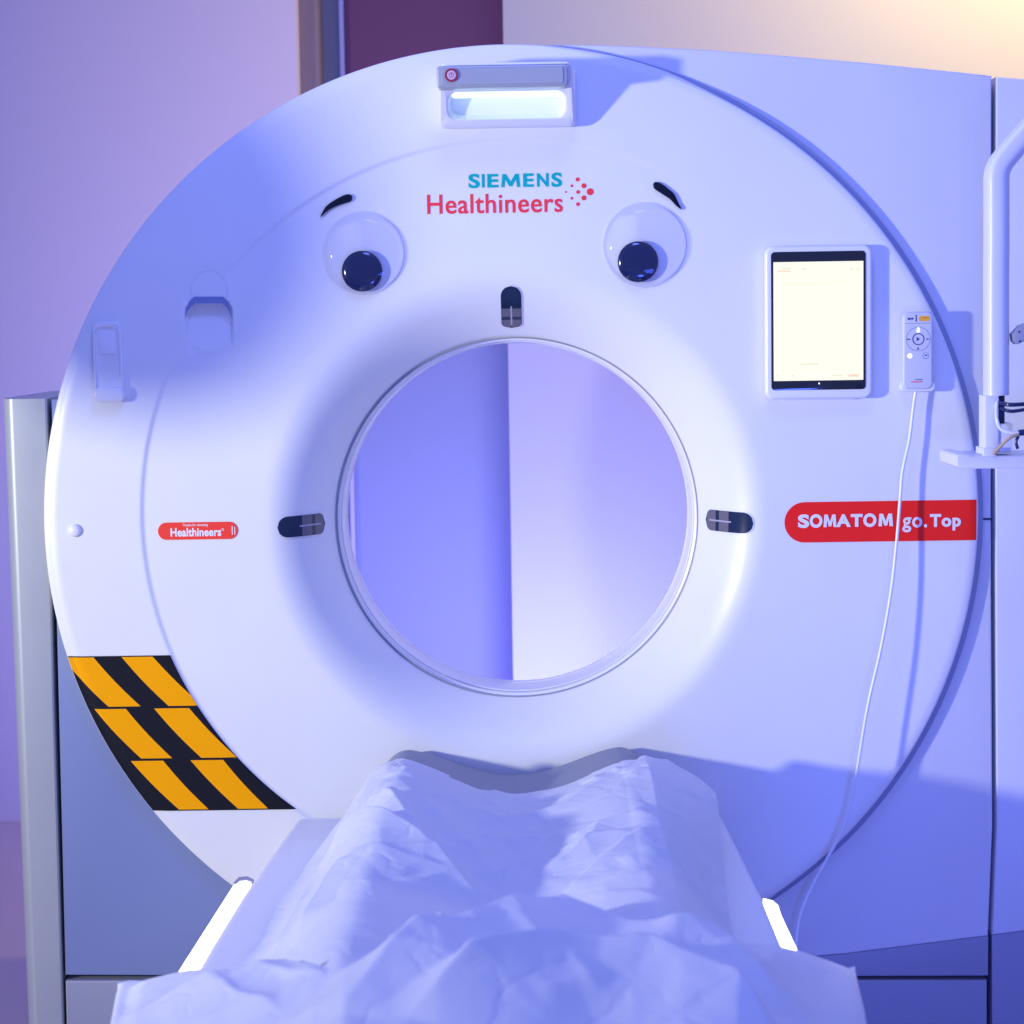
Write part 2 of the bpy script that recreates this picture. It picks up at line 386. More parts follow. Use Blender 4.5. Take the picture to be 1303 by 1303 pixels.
# laser windows on the funnel
def conform_strip(cx, cz, ang, L, Wd, off, half=None, m=None, name='x', parent=G, cut=None):
    ux, uz = math.cos(ang), math.sin(ang); n_ = 28; k_ = 8; V = []; Fc = []
    lo, hi = (-L/2, L/2) if cut is None else (-L/2+cut[0]*L, -L/2+cut[1]*L)
    for i in range(n_+1):
        s = lo+(hi-lo)*i/n_
        r = Wd/2; rr = r*0.995
        if half == 'round' or half is None:
            d1 = max(0, abs(s)-(L/2-r)); hw = math.sqrt(max(0, r*r-d1*d1)) if cut is None or True else r
        if s > L/2-r*0.45: hw = r*math.sqrt(max(0.0, 1-((s-(L/2-r*0.45))/(r*0.45))**2))
        elif s > 0: hw = r
        hw = max(hw, 1e-5)
        for j in range(k_+1):
            t = -hw+2*hw*j/k_
            x = cx+ux*s-uz*t; z = cz+uz*s+ux*t
            V.append((x, surf_y(x, z)-off, z))
    for i in range(n_):
        for j in range(k_):
            b = i*(k_+1)+j; Fc.append((b, b+1, b+k_+2, b+k_+1))
    return mesh(name, V, Fc, m, parent)
for (px, py, ang) in ((383, 669, 0.01), (928.5, 664, PI-0.02), (650.5, 391, -PI/2)):
    d = P(px, py, 0.02); x, z = d.x, d.z
    # correct for the depth of the funnel
    for _ in range(3):
        q = P(px, py, surf_y(x, z)); x, z = q.x, q.z
    L = 56*PX; Wd = 27*PX
    if ang == -PI/2: L, Wd = 53*PX, 26*PX
    b = conform_strip(x, z, ang, L+0.005, Wd+0.005, 0.0015, m=M['plastic2'], name='laser_window_bezel')
    wdw = conform_strip(x, z, ang, L, Wd, 0.0026, m=M['window'], name='laser_window')
    conform_strip(x, z, ang, L*0.99, Wd*0.97, 0.0034, m=M['window_in'], name='window_band', parent=wdw, cut=(0.53, 0.73))
    conform_strip(x, z, ang, L*0.99, Wd*0.97, 0.0034, m=M['window_in'], name='window_band', parent=wdw, cut=(0.80, 0.985))
    ux, uz = math.cos(ang), math.sin(ang); 
    V = []
    for s in np.linspace(-0.02*L, 0.42*L, 8):
        for t in (-0.0016, 0.0016):
            xx = x+ux*s-uz*t; zz = z+uz*s+ux*t; V.append((xx, surf_y(xx, zz)-0.0042, zz))
    mesh('window_slit', V, [(2*i, 2*i+1, 2*i+3, 2*i+2) for i in range(7)], M['window_line'], wdw)

# housing panels around the disc
def arc(a0, a1, r, n=40): return [(Oc.x+r*math.cos(math.radians(a0+(a1-a0)*k/n)), Oc.y+r*math.sin(math.radians(a0+(a1-a0)*k/n))) for k in range(n+1)]
def xz(px, py, y): q = P(px, py, y); return (q.x, q.z)
YP = 0.026
def bumpy(pts, y0, y1, bev=0.004): return prism(pts, y0, y1, bev, 3)
right = [xz(700, 57, YP), xz(760, 57.5, YP), xz(808, 59, YP), xz(900, 63.5, YP), xz(1000, 71, YP), xz(1100, 79.5, YP), xz(1200, 89.5, YP), xz(1262, 96, YP), xz(1261, 651, YP), xz(1263, 1050, YP), xz(1257.5, 1191, YP), xz(1075, 1214, YP), xz(900, 1228, YP), xz(660, 1236, YP)] + arc(-90, 90, 0.63)
V, Fc = bumpy(right, YP, 0.12); mesh('side_panel', V, Fc, M['panel'], G)
low_shade = [xz(1257.5, 1191, YP+.001), xz(1257, 1241, YP+.002), xz(660, 1243, YP+.002), xz(660, 1236, YP+.001), xz(900, 1228, YP+.001), xz(1075, 1214, YP+.001)]  # foot of the side panel, its shade put into a darker grey
V, Fc = bumpy(low_shade, YP+.001, 0.12, 0.0003); mesh('lower_panel_shade', V, Fc, M['skirt'], G)
low_shade = [xz(1262.5, 1190, YP+.001), xz(1303, 1185, YP+.001), xz(1500, 1159, YP+.001), xz(1500, 1400, YP+.002), xz(1262.5, 1400, YP+.002)]  # same painted shade along the far panel's foot
V, Fc = bumpy(low_shade, YP+.001, 0.12, 0.0003); mesh('lower_panel_shade', V, Fc, M['skirt'], G)
far = [xz(1268, 97.5, YP), xz(1400, 108, YP), xz(1500, 118, YP), xz(1500, 1159, YP), xz(1303, 1185, YP), xz(1262.8, 1190, YP), xz(1268.5, 1050, YP), xz(1266.5, 651, YP)]
V, Fc = bumpy(far, YP, 0.12); mesh('side_panel', V, Fc, M['panel'], G)
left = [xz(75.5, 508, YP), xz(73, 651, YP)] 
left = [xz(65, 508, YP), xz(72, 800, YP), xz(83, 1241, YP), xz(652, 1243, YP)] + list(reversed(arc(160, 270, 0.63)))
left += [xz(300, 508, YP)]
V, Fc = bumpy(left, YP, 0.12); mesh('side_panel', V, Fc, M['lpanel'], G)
# rounded silver column at the far left
sec = []
x0 = P(5, 508, YP).x; 
rings = []
for (px_l, px_r, py) in ((-3, 59.5, 508), (13, 69, 905), (30, 81.5, 1320)):
    A_ = P(px_l, py, YP); B_ = P(px_r, py, YP); r = []
    wd = B_.x-A_.x
    for k in range(9):
        a = k/8*PI/2
        r.append((A_.x+0.030*(1-math.sin(a)), YP-0.012+0.030*(1-math.cos(a)) if False else YP-0.004+0.05*(1-math.sin(PI/2-a)) , A_.z))
    r = [(A_.x+0.032*(1-math.cos(a)), YP-0.004+0.07*(1-math.sin(a)), A_.z) for a in [k/10*PI/2 for k in range(11)]]
    r += [(B_.x-0.003, YP-0.004, A_.z), (B_.x, YP-0.001, A_.z), (B_.x, 0.5, A_.z), (A_.x, 0.5, A_.z)]
    rings.append(r)
V, Fc = loft(rings); mesh('corner_column', V, Fc, M['silver'], G)
# plinth panels
pl = [xz(83, 1248, YP), xz(1256, 1247.5, YP), xz(1256, 1400, YP), xz(87, 1400, YP)]
V, Fc = bumpy(pl, YP, 0.12); mesh('plinth_panel', V, Fc, M['skirt'], G)
# dark body behind the gaps
bk = [xz(40, 512, .1), xz(50, 1380, .1), xz(1495, 1380, .1), xz(1495, 125, .1), xz(1266, 101, .1), xz(1000, 76, .1), xz(800, 66, .1), xz(700, 64, .1)] + list(reversed(arc(-90, 90, 0.66))) 
bk = [xz(1266, 101, .1), xz(1000, 76, .1), xz(800, 66, .1), xz(720, 64, .1)] + list(reversed(arc(-90, 90, 0.66))) + [xz(660, 1340, .1), xz(1495, 1340, .1), xz(1495, 125, .1)]
V, Fc = prism(bk, 0.115, 0.60, 0.001, 1); mesh('inner_body', V, Fc, M['dark'], G)
bl = [xz(40, 512, .1), xz(50, 1340, .1), xz(640, 1340, .1)] + list(reversed(arc(160, 270, 0.66))) + [xz(300, 512, .1)]
V, Fc = prism(bl, 0.115, 0.60, 0.001, 1); mesh('inner_body', V, Fc, M['dark'], G)
V, Fc = prism([xz(1246, 659.2, YP), xz(1262, 659.2, YP), xz(1262, 661.6, YP), xz(1246, 661.6, YP)], YP-0.0015, YP+.01, 0.0002, 1); mesh('seam_line', V, Fc, M['dark'], G)

# --- markings
def flat(pts, y): return [(a, y, b) for a, b in pts], [tuple(range(len(pts)))]
yt = -0.0068
def glyph_m(px0, py0, px1, py1, st):
    a = st; pts = [(0, 0), (.07, 1), (.07+a*1.05, 1), (.5, .42), (.93-a*1.05, 1), (.93, 1), (1, 0), (1-a, 0), (.93-a*.85, .60), (.5+a*.42, .06), (.5-a*.42, .06), (.07+a*.85, .60), (a, 0)]
    A_ = P(px0, py1, -.007); B_ = P(px1, py0, -.007); 
    V = [(A_.x+(B_.x-A_.x)*u, -0.007, A_.z+(B_.z-A_.z)*v_) for u, v_ in pts]
    return V, [tuple(range(len(V)))]
def word(letters, y0, y1, slope, bold, st):
    out = []
    xm_ = letters[0][1]
    for ch, a, b in letters:
        dy = slope*(a-xm_)
        ov = 0.6 if ch in 'SO' else 0
        if ch == 'M': out.append(glyph_m(a, y0+dy, b, y1+dy, st))
        else: out.append(text('', ch, a, y0+dy-ov, b, y1+dy+ov, -0.007, None, None, bold=bold))
    return join(out)
V, Fc = word([('S', 595.8, 610), ('I', 612.8, 616.4), ('E', 619.8, 634), ('M', 637.5, 661.5), ('E', 665.5, 679), ('N', 683, 698), ('S', 701.5, 715)], 221.3, 238.6, -0.0155, 0.03, 0.17)
V = [(a, surf_y(a, c)-0.0010, c) for a, b, c in V]
mesh('logo_lettering', V, Fc, M['logo_blue'], G, smooth=False)
V, Fc = text('', 'Healthineers', 543, 246, 716, 271, -0.0075, None, None, bold=0.012, space=1.05)
V = [(a, surf_y(a, c)-0.0010, c) for a, b, c in V]
mesh('logo_lettering', V, Fc, M['logo_red'], G, smooth=False)
parts = []
for (px, py, r) in ((720, 244, 1.2), (727.5, 236, 1.7), (727.5, 252, 1.7), (735, 228, 2.5), (735.5, 244, 2.3), (735.5, 259.5, 2.4), (743, 236, 3.1), (743, 251.5, 3.1), (751, 243.7, 4.3)):
    q = P(px, py, -.007)
    parts.append(flat([(q.x+r*PX*math.cos(2*PI*k/24), q.z+r*PX*math.sin(2*PI*k/24)) for k in range(24)], -0.0075))
V, Fc = join(parts); V = [(a, surf_y(a, c)-0.0010, c) for a, b, c in V]
mesh('logo_dots', V, Fc, M['logo_red'], G, smooth=False)
# red product label
c0 = P(1024, 664.6, 0); e = P(1244, 661.2, 0); hh = 25.8*PX
pts = [(c0.x+hh*math.cos(PI/2+PI*k/24), c0.z+hh*math.sin(PI/2+PI*k/24)) for k in range(25)]
xend = e.x-0.002
Vt = []
xs = sorted(set([p[0] for p in pts]+list(np.linspace(c0.x, xend, 60))))
V = []; Fc = []
for x in xs:
    h_ = hh if x > c0.x else math.sqrt(max(0, hh*hh-(x-c0.x)**2))
    h_ = max(h_, 1e-5)
    for t in (-1, -.5, 0, .5, 1):
        z = c0.z+t*h_; V.append((x, surf_y(x, z)-0.0012, z))
for i in range(len(xs)-1):
    for j in range(4): b = i*5+j; Fc.append((b, b+1, b+6, b+5))
lab = mesh('product_label', V, Fc, M['red'], G)
ps = []
k6 = 0.2709
v, f_ = word([(c, 950+a*k6, 950+b*k6) for c, a, b in (('S', 243, 296), ('O', 298, 358), ('M', 363, 424), ('A', 422, 492), ('T', 491, 547), ('O', 550, 612), ('M', 621, 690))], 655.4, 671.6, -0.0155, 0.048, 0.24)
ps.append(([(a, surf_y(a, c)-0.0024, c) for a, b, c in v], f_))
for s, a_, b_, c_, d_ in (('go.', 1148, 657.8, 1179.5, 677), ('Top', 1183, 653.8, 1222.5, 675)):
    v, f_ = text('', s, a_, b_, c_, d_, 0, None, None, bold=0.022 if s[0] == 'g' else 0.04, space=1.10)
    ps.append(([(a, surf_y(a, c)-0.0024, c) for a, b, c in v], f_))
V, Fc = join(ps); mesh('label_lettering', V, Fc, M['letter'], lab, smooth=False)
# small red sticker
pts = rbox(200, 665, 301.5, 687, 10.9, -0.006)
V, Fc = prism(pts, 0.0024, 0.0050, 0.0003, 1); V = [(a, b, c) for a, b, c in V]
stk = mesh('small_sticker', V, Fc, M['red2'], G)
ps = [text('', 'Healthineers', 217, 671.6, 281.5, 682.6, 0.0018, None, None, bold=0.035, space=1.04),
      text('', 'Thanks for choosing', 232.5, 666.4, 264.5, 670.4, 0.0018, None, None, bold=0.02),
      text('', '\u00ae', 281.8, 672.2, 285, 675.4, 0.0018, None, None, bold=0.01),
      (flat(rbox(294, 670, 295.2, 681, .4, -.0084, 2), 0.0018)), (flat(rbox(297.4, 671, 298.4, 681, .4, -.0084, 2), 0.0018))]
V, Fc = join(ps); mesh('sticker_lettering', V, Fc, M['letter'], stk, smooth=False)
# hazard stickers
def Z8(x, y): return (x*0.386, 800+y*0.386)
def segm(pyt, pyb, yel):
    nr = 44; V = []; Fc = []; mi = []
    for i in range(nr+1):
        t = i/nr
        zt = P(150, pyt, 0).z; zb = P(150, pyb, 0).z
        z = zt+(zb-zt)*t
        # keep rows level in the picture: the tape runs level with the floor
        dz = abs(z-Oc.y)
        xl = Oc.x-math.sqrt((0.9548+0.022*dz)**2-dz*dz); xr = Oc.x-math.sqrt(0.7615**2-dz*dz)
        cuts = [xl]
        for (a, b, c, d) in yel:
            curve = 6.0*math.sin(PI*t)
            for (u, v) in ((a, c), (b, d)):
                px = Z8(u+(v-u)*t-curve, 0)[0]; cuts.append(min(max(P(px, pyt+(pyb-pyt)*t, 0).x, xl), xr))
        cuts.append(xr)
        row = []
        for a, b in zip(cuts[:-1], cuts[1:]):
            row += [a+(b-a)*k/6 for k in range(6)]
        row.append(cuts[-1])
        V += [(x, surf_y(x, z)-0.0012, z) for x in row]
    m_ = len(row)
    for i in range(nr):
        for j in range(m_-1):
            b = i*m_+j; Fc.append((b, b+1, b+m_+1, b+m_)); mi.append(0 if i in (0, nr-1) else (j//6) % 2)
    return V, Fc, mi
for (pt, pb, yel) in ((834.5, 900.5, ((199, 305, 362, 468), (398, 500, 560, 672))),
                      (900.5, 967.0, ((307, 412, 470, 572), (505, 620, 668, 785))),
                      (967.0, 1032.5, ((428, 535, 595, 692), (625, 733, 790, 888)))):
    V, Fc, mi = segm(pt, pb, yel); mesh('hazard_sticker', V, Fc, [M['hz_k'], M['hz_y']], G, midx=mi, smooth=False)

# --- lamp and camera box at the top
Y0 = -0.055
back = rbox(565, 88, 734, 163, 8, 0.0, 8); 
fr = rbox(559, 84, 730, 161, 8, Y0, 8, taper=0.05)
ins = rbox(568, 117, 722.5, 151, 12, Y0, 8)
ins_m = rbox(570, 118, 720, 149.5, 12, Y0+.003, 8)
deep = rbox(574, 121, 717, 146, 12, -0.012, 8)
zt_ = P(645, 84, Y0).z; zb_ = P(645, 161, Y0).z
def yh(z): return -0.030-0.085*max(0, min(1, (z-zb_)/(zt_-zb_)))
rings = [[(a, 0.004, b) for a, b in back], [(a, yh(b)+0.004, b) for a, b in fr], [(a, yh(b), b) for a, b in inset2(fr, 0.004)], [(a, yh(b), b) for a, b in ins], [(a, yh(b)+.003, b) for a, b in ins_m], [(a, yh(b)*0.45, b) for a, b in deep]]
V, Fc = loft(rings, False, True); hood = mesh('overhead_box', V, Fc, M['plastic2'], G)
bar = rbox(555.5, 82.5, 723, 110.5, 5, -0.13, 6)
V, Fc = prism(bar, -0.13, -0.05, 0.004, 3); hb = mesh('silver_bar', V, Fc, M['silver'], hood)
V, Fc = prism(rbox(562, 85.5, 717, 107, 2, -0.132, 4), -0.132, -0.125, 0.001, 1); mesh('bar_face', V, Fc, M['silver'], hb)
q = P(574.3, 95.5, -0.134)
mesh('button_ring', *lathe([(0.0088*1.5, -0.1325), (0.0083*1.5, -0.136), (0.0066*1.5, -0.136), (0.0064*1.5, -0.1325)], (q.x, q.z), 32), M['button_red'], hb)
mesh('button', *join([lathe([(0.0062*1.5, -0.1322), (0.0060*1.5, -0.135), (0.004*1.5, -0.1352), (0.00001, -0.1352)], (q.x, q.z), 32)]), M['button'], hb)
mesh('button_mark', *join([flat([(q.x+a*.0016, q.z+b*.0040) for a, b in ((-.4, -.2), (.4, -.2), (.4, 1), (-.4, 1))], -0.1356), lathe([(0.0048, -.1355), (0.0040, -.1355)], (q.x, q.z), 24)]), M['button_red'], hb)
V, Fc = prism(rbox(576, 119.5, 716, 123.0, 1.5, -0.065, 4), -0.066, -0.055, 0.0005, 1); mesh('lamp_line', V, Fc, M['led'], hood)
V, Fc = prism(rbox(600, 110, 688, 115.5, 2, -0.062, 4, taper=-0.15), -0.096, -0.07, 0.001, 1); mesh('camera_housing', V, Fc, M['silver'], hood)

# --- left holder, knob and trim
hl = rbox(117.5, 409, 156, 511, 10, -0.012, 8, taper=0.06)
hi_ = rbox(121.5, 415, 152.5, 500, 9, -0.012, 8, taper=0.06)
hd = rbox(123, 418, 151, 498, 8, -0.004, 8, taper=0.06)
HD = -0.0085
rings = [[(a, 0.003, b) for a, b in hl], [(a, -0.010, b) for a, b in inset2(hl, .001)], [(a, -0.012, b) for a, b in inset2(hl, .003)], [(a, -0.012, b) for a, b in hi_], [(a, HD, b) for a, b in hd]]
V, Fc = loft(rings, False, True); hol = mesh('remote_holder', V, Fc, M['plastic2'], G)
V, Fc = prism(rbox(126, 420, 148, 451, 3, -.005, 5), -0.0100, -0.006, 0.001, 2); mesh('holder_pad', V, Fc, M['plastic2'], hol)
V, Fc = prism(rbox(119, 493, 157.5, 512, 8, -.022, 7), -0.022, 0.002, 0.004, 3); mesh('holder_lip', V, Fc, M['plastic2'], hol)
q = P(95.5, 675, 0); mesh('knob', *lathe([(0.0135, 0.002), (0.0132, -0.003), (0.011, -0.006), (0.007, -0.008), (0.00001, -0.0088)], (q.x, q.z), 32), M['plastic2'], G)
q = [P(266+23.5*math.cos(a), 370-26*math.sin(a), -0.0) for a in np.linspace(-0.35, PI+.35, 30)]
q = [(v.x, surf_y(v.x, v.z)+0.0002, v.z) for v in q]
mesh('slot_trim', *tube(q, 0.0009, 6), M['panel'], G)
sl = [P(a, b, 0.0) for a, b in ((235.5, 404), (236.5, 393), (241, 384), (247, 377.5), (284, 377.5), (290, 384), (293.5, 393), (294.5, 404), (291.5, 396), (287, 389.5), (282, 386), (249, 386), (243.5, 389.5), (238.5, 396))]
mesh('slot_shade', [(v.x, surf_y(v.x, v.z)-0.0012, v.z) for v in sl], [tuple(range(len(sl)))], M['lpanel'], G)  # flat dark band: shade of the slot opening laid on as colour

# ------------------------------------------------------------------ googly eyes and brows (stuck on)
def eye(px, py, rp, ppx, ppy, label):
    c = P(px, py, -0.008); base = surf_y(c.x, c.z)-0.0005
    t = thing('googly_eye', label, 'googly eye', (c.x, base, c.z), 'cartoon eyes stuck on the scanner')
    R = rp*PX; cc = (c.x, c.z)
    mesh('backing', *lathe([(R*.97, base+.0005), (R*.97, base-.001), (R*.90, base-.0014), (1e-5, base-.0014)], cc, 64), M['eye_back'], t)
    H = 0.024
    pr = [(R, base-.0005), (R, base-.0025), (R*.92, base-.0035), (R*.905, base-.0055)]+[(R*.895*math.cos(a), base-.0055-H*math.sin(a)**0.8*0.9) for a in np.linspace(0.12, PI/2-.001, 16)]
    mesh('clear_dome', *lathe(pr, cc, 64), M['clear'], t)
    p = P(ppx, ppy, base-0.016); r = 25.6*PX
    mesh('pupil', *lathe([(r*.97, base-.010), (r, base-.0115), (r*.99, base-.014), (r*.9, base-.017), (r*.7, base-.0195), (r*.4, base-.021), (1e-5, base-.0215)], (p.x, p.z), 48), M['pupil'], t)
eye(462, 322, 52.5, 460.5, 345, 'left googly eye with black pupil, on the shaded side near the scoop')
eye(820.5, 311.5, 53.5, 812, 333, 'right googly eye with black pupil, between the logo and the tablet')
def brow(zz, sc, ox, oy, label, gloss):
    pts = [(ox+a*sc, oy+b*sc) for a, b in zz]
    d = [P(a, b, -0.007) for a, b in pts]; loop = catmull([Vector((v.x, v.z, 0)) for v in d]+[Vector((d[0].x, d[0].z, 0))], 4)[:-1]
    c = P(pts[len(pts)//2][0], pts[len(pts)//2][1], -.006); base = surf_y(c.x, c.z)
    V, Fc = prism([(v.x, v.y) for v in loop], base-0.007, base+.0002, 0.0022, 3)
    o = mesh('eyebrow', V, Fc, M['brow'], None, origin=(c.x, base, c.z)); tag(o, label, 'eyebrow', 'cartoon eyebrows stuck on the scanner')
brow([(88, 182), (110, 140), (150, 110), (190, 90), (210, 88), (221, 98), (216, 115), (200, 122), (160, 135), (120, 155)], 0.307, 380, 220, 'short black eyebrow above the left googly eye, thin end at its lower left', 0)
brow([(692, 362), (655, 335), (612, 290), (560, 255), (510, 222), (495, 198), (500, 176), (522, 170), (565, 190), (612, 227), (642, 255), (666, 305)], 0.1842, 740, 200, 'short black eyebrow above the right googly eye, thin end at its lower right', 0)

# ------------------------------------------------------------------ tablet
q = P(1042, 508, 0)
T = thing('tablet', 'white framed tablet with bright blank screen mounted on the scanner', 'tablet', tuple(q))
V, Fc = prism(rbox(974, 313, 1110, 508, 11, -0.026, 10), -0.026, -0.004, 0.006, 5); mesh('case', V, Fc, M['plastic2'], T)
V, Fc = prism(rbox(988, 326, 1096, 509, 12, -0.01, 6), -0.010, 0.006, 0.002, 2); mesh('mount', V, Fc, M['plastic2'], T)
V, Fc = prism(rbox(981.3, 320, 1101.7, 496.3, 5, -0.0275, 6), -0.0275, -0.0255, 0.0006, 2); gl = mesh('glass', V, Fc, M['black'], T)
sc_ = mesh('screen', *flat(rbox(984.3, 333, 1098.6, 484.3, .6, -0.0282, 2), -0.0282), M['screen'], gl, smooth=False)
def zz4(x, y): return 950+x*0.2302, 280+y*0.2302
def ui(l, m):
    parts = []
    for (a, b, c, d) in l:
        x0, y0 = zz4(a, b); x1, y1 = zz4(c, d); parts.append(flat(rbox(x0, y0, x1, y1, min(x1-x0, y1-y0)*.45, -0.0287, 3), -0.0287))
    for v_, f_ in parts: mesh('screen_mark', v_, f_, m, sc_, smooth=False)
ui([(195, 265, 245, 272), (307, 266, 326, 276), (574, 266, 586, 281), (608, 264, 624, 277), (292, 793, 398, 800), (168, 857, 180, 866), (247, 856, 263, 866), (476, 857, 530, 863)], M['ui'])
ui([(172, 279, 243, 286), (562, 853, 620, 866)], M['ui_red'])
ui([(152, 303, 640, 306), (195, 346, 560, 352), (200, 386, 258, 390), (566, 378, 572, 384), (204, 795, 264, 799), (202, 858, 226, 863), (152, 826, 640, 829), (460, 850, 545, 853), (586, 236, 632, 240)], M['ui_soft'])
V, Fc = flat(rbox(1041.6, 487, 1043.2, 488.8, .7, -.0287, 4), -0.0287); mesh('status_light', V, Fc, M['white_led'], gl, smooth=False)

# ------------------------------------------------------------------ remote control with its cord
q = P(1168, 497, 0)
Rm = thing('remote_control', 'slim white handheld remote with play button hanging by the rim on a white cord', 'remote control', tuple(q))
yr = -0.030
V, Fc = prism(rbox(1148.7, 397, 1187.5, 495.5, 7.5, yr, 8), yr, yr+.020, 0.005, 4); rb = mesh('body', V, Fc, M['remote'], Rm)
def r4(a, b, c, d, r=0.3): 
    x0, y0 = zz4(a, b); x1, y1 = zz4(c, d); return flat(rbox(x0, y0, x1, y1, min(x1-x0, y1-y0)*r, yr-.0006, 5), yr-.0006)
def circ4(a, b, ro, ri=None, k=28):
    x, y = zz4(a, b); q = P(x, y, yr); s = 0.2302*PX*0.99
    if ri is None: return flat([(q.x+ro*s*math.cos(2*PI*i/k), q.z+ro*s*math.sin(2*PI*i/k)) for i in range(k)], yr-.0006)
    return lathe([(ro*s, yr-.0006), (ri*s, yr-.0006)], (q.x, q.z), k)
mesh('display', *r4(953, 530, 1013, 558), M['amber'], rb, smooth=False)
yr2 = yr
ink = [circ4(949, 658, 33, 28), r4(934, 524, 940, 562), r4(890, 540, 906, 552), r4(909, 540, 922, 550), r4(888, 656, 904, 663), r4(992, 655, 1008, 661), r4(943, 704, 951, 712), r4(938, 713, 956, 716), r4(984, 744, 998, 750), r4(978, 538, 998, 541)]
x_, y_ = zz4(940, 647); x2_, y2_ = zz4(958, 658); x3_, y3_ = zz4(940, 669)
ink.append(([tuple(P(a, b, yr-.0007)) for a, b in ((x_, y_), (x2_, y2_), (x3_, y3_))], [(0, 1, 2)]))
ink += [r4(930, 880, 972, 884), circ4(949, 658, 66, 64.5, 40), circ4(990, 750, 17, 15.5), r4(872, 570, 1022, 571.5)]
for v_, f_ in ink: mesh('key_mark', v_, f_, M['remote_ink'], rb, smooth=False)
mesh('brand_mark', *r4(908, 892, 972, 897), M['logo_red'], rb, smooth=False)
for v_, f_ in (circ4(902, 751, 12), circ4(949, 600, 6), circ4(949, 613, 8)): mesh('indicator_light', v_, f_, M['white_led'], rb, smooth=False)
cp = [(1165.5, 496, -.022), (1162, 520, -.022), (1157, 560, -.024), (1148.5, 600, -.028), (1145, 640, -.030), (1141, 689, -.034), (1134, 752, -.040), (1121, 825, -.048), (1104, 900, -.055), (1089, 989, -.055), (1076, 1046, -.045), (1053, 1092, -.03), (1030, 1135, -.02), (1017, 1170, -.03), (1012, 1215, -.05), (1010, 1280, -.06)]
mesh('cord', *tube(catmull([P(*c) for c in cp], 8), 0.0032, 10), M['cord'], Rm)
# its holder belongs to the scanner
V, Fc = prism(rbox(1151, 420, 1186, 499, 8, -0.008, 6), -0.0095, 0.004, 0.002, 2); hr = mesh('remote_holder', V, Fc, M['plastic2'], G)
V, Fc = prism(rbox(1146, 485, 1190.5, 498.5, 6, -.026, 6), -0.0265, -0.004, 0.003, 3); 
Vb = [v for v in V]; mesh('holder_lip', V, Fc, M['plastic2'], hr)

# ------------------------------------------------------------------ patient table
TB = thing('patient_table', 'white patient table with glowing side strips running up to the scanner', 'patient table', (0, -0.9, FL))
xc = PZ(654, 985, -0.53).x
def cradle_z(x):
    a = abs(x-xc)
    if a < 0.215: return -0.482-0.055*math.cos(PI*a/0.43)**1.5
    if a < 0.262: return -0.482-0.030*((a-0.215)/0.047)**2.2
    return -0.512-(a-0.262)*1.5
xs = np.linspace(-0.268, 0.268, 61)
rings = []
for y in (-0.022, -0.03, -0.5, -1.2, -2.1):
    e = 0.004 if y == -0.022 else 0
    r = [(xc+x*(1-e), y, cradle_z(xc+x*(1-e))-e) for x in xs] + [(xc+x, y, -0.60-e) for x in reversed(xs)]
    rings.append(r)
V, Fc = loft(rings); mesh('cradle', V, Fc, M['mattress'], TB)
ZH = -0.62
TL = [(375, 1041), (318, 1118), (250, 1227), (215, 1290)]; TR = [(921, 1037), (974, 1143), (1000, 1207), (1030, 1290)]
L_ = [PZ(a, b, ZH) for a, b in TL]; R_ = [PZ(a, b, ZH) for a, b in TR]
L_.append(Vector((L_[-1].x-.01, -2.2, ZH))); R_.append(Vector((R_[-1].x+.01, -2.2, ZH)))
# body: rings across y, with rounded top edges
rings = []
def hring(l, r, y, dz=0.0, z0=ZH):
    o = []
    for k in range(7):
        a = k/6*PI/2; o.append((l+0.02*(1-math.sin(a)), y, z0-dz-0.02*(1-math.cos(a))))
    o = list(reversed(o))[::-1]
    left_ = [(l+0.02*(1-math.cos(a)), y, z0-dz-0.02*(1-math.sin(a))) for a in [k/6*PI/2 for k in range(7)]]
    right_ = [(r-0.02*(1-math.cos(a)), y, z0-dz-0.02*(1-math.sin(a))) for a in [(6-k)/6*PI/2 for k in range(7)]]
    return [(l, y, FL+.02)]+left_+right_+[(r, y, FL+.02)]
ys = [L_[0].y+0.0]+[-0.3, -0.6, -0.9, -1.2, -1.6, -2.1]
def lerpx(arr, y):
    for a, b in zip(arr[:-1], arr[1:]):
        if b.y <= y <= a.y or b.y <= y: 
            t = (y-a.y)/(b.y-a.y); return a.x+(b.x-a.x)*t
    return arr[-1].x
for i, y in enumerate([-0.02, -0.04]+ys[1:]):
    rings.append(hring(lerpx(L_, y), lerpx(R_, y), y, 0.012 if i == 0 else 0))
V, Fc = loft(rings); mesh('housing', V, Fc, M['bed'], TB)
for pts in (((299, 1124), (305, 1119), (314, 1118), (320, 1121), (248, 1231), (210, 1290), (194, 1290), (231, 1231)),
            ((971, 1143), (983, 1146), (990, 1152), (994, 1165), (1014, 1208), (1040, 1270), (1024, 1270), (997, 1211))):
    top = [PZ(a, b, ZH-0.022) for a, b in pts]
    V, Fc = loft([[tuple(v) for v in top], [(v.x, v.y, v.z-0.03) for v in top]]); mesh('light_strip', V, Fc, M['strip'], TB, smooth=False)
capL = [PZ(a, b, ZH-0.020) for a, b in ((297, 1123), (304, 1116), (315, 1115), (323, 1119), (320, 1122), (313, 1119.5), (305, 1120.5), (300, 1125))]
V, Fc = loft([[tuple(v) for v in capL], [(v.x, v.y, v.z-0.04) for v in capL]]); mesh('strip_cap', V, Fc, M['skirt'], TB)

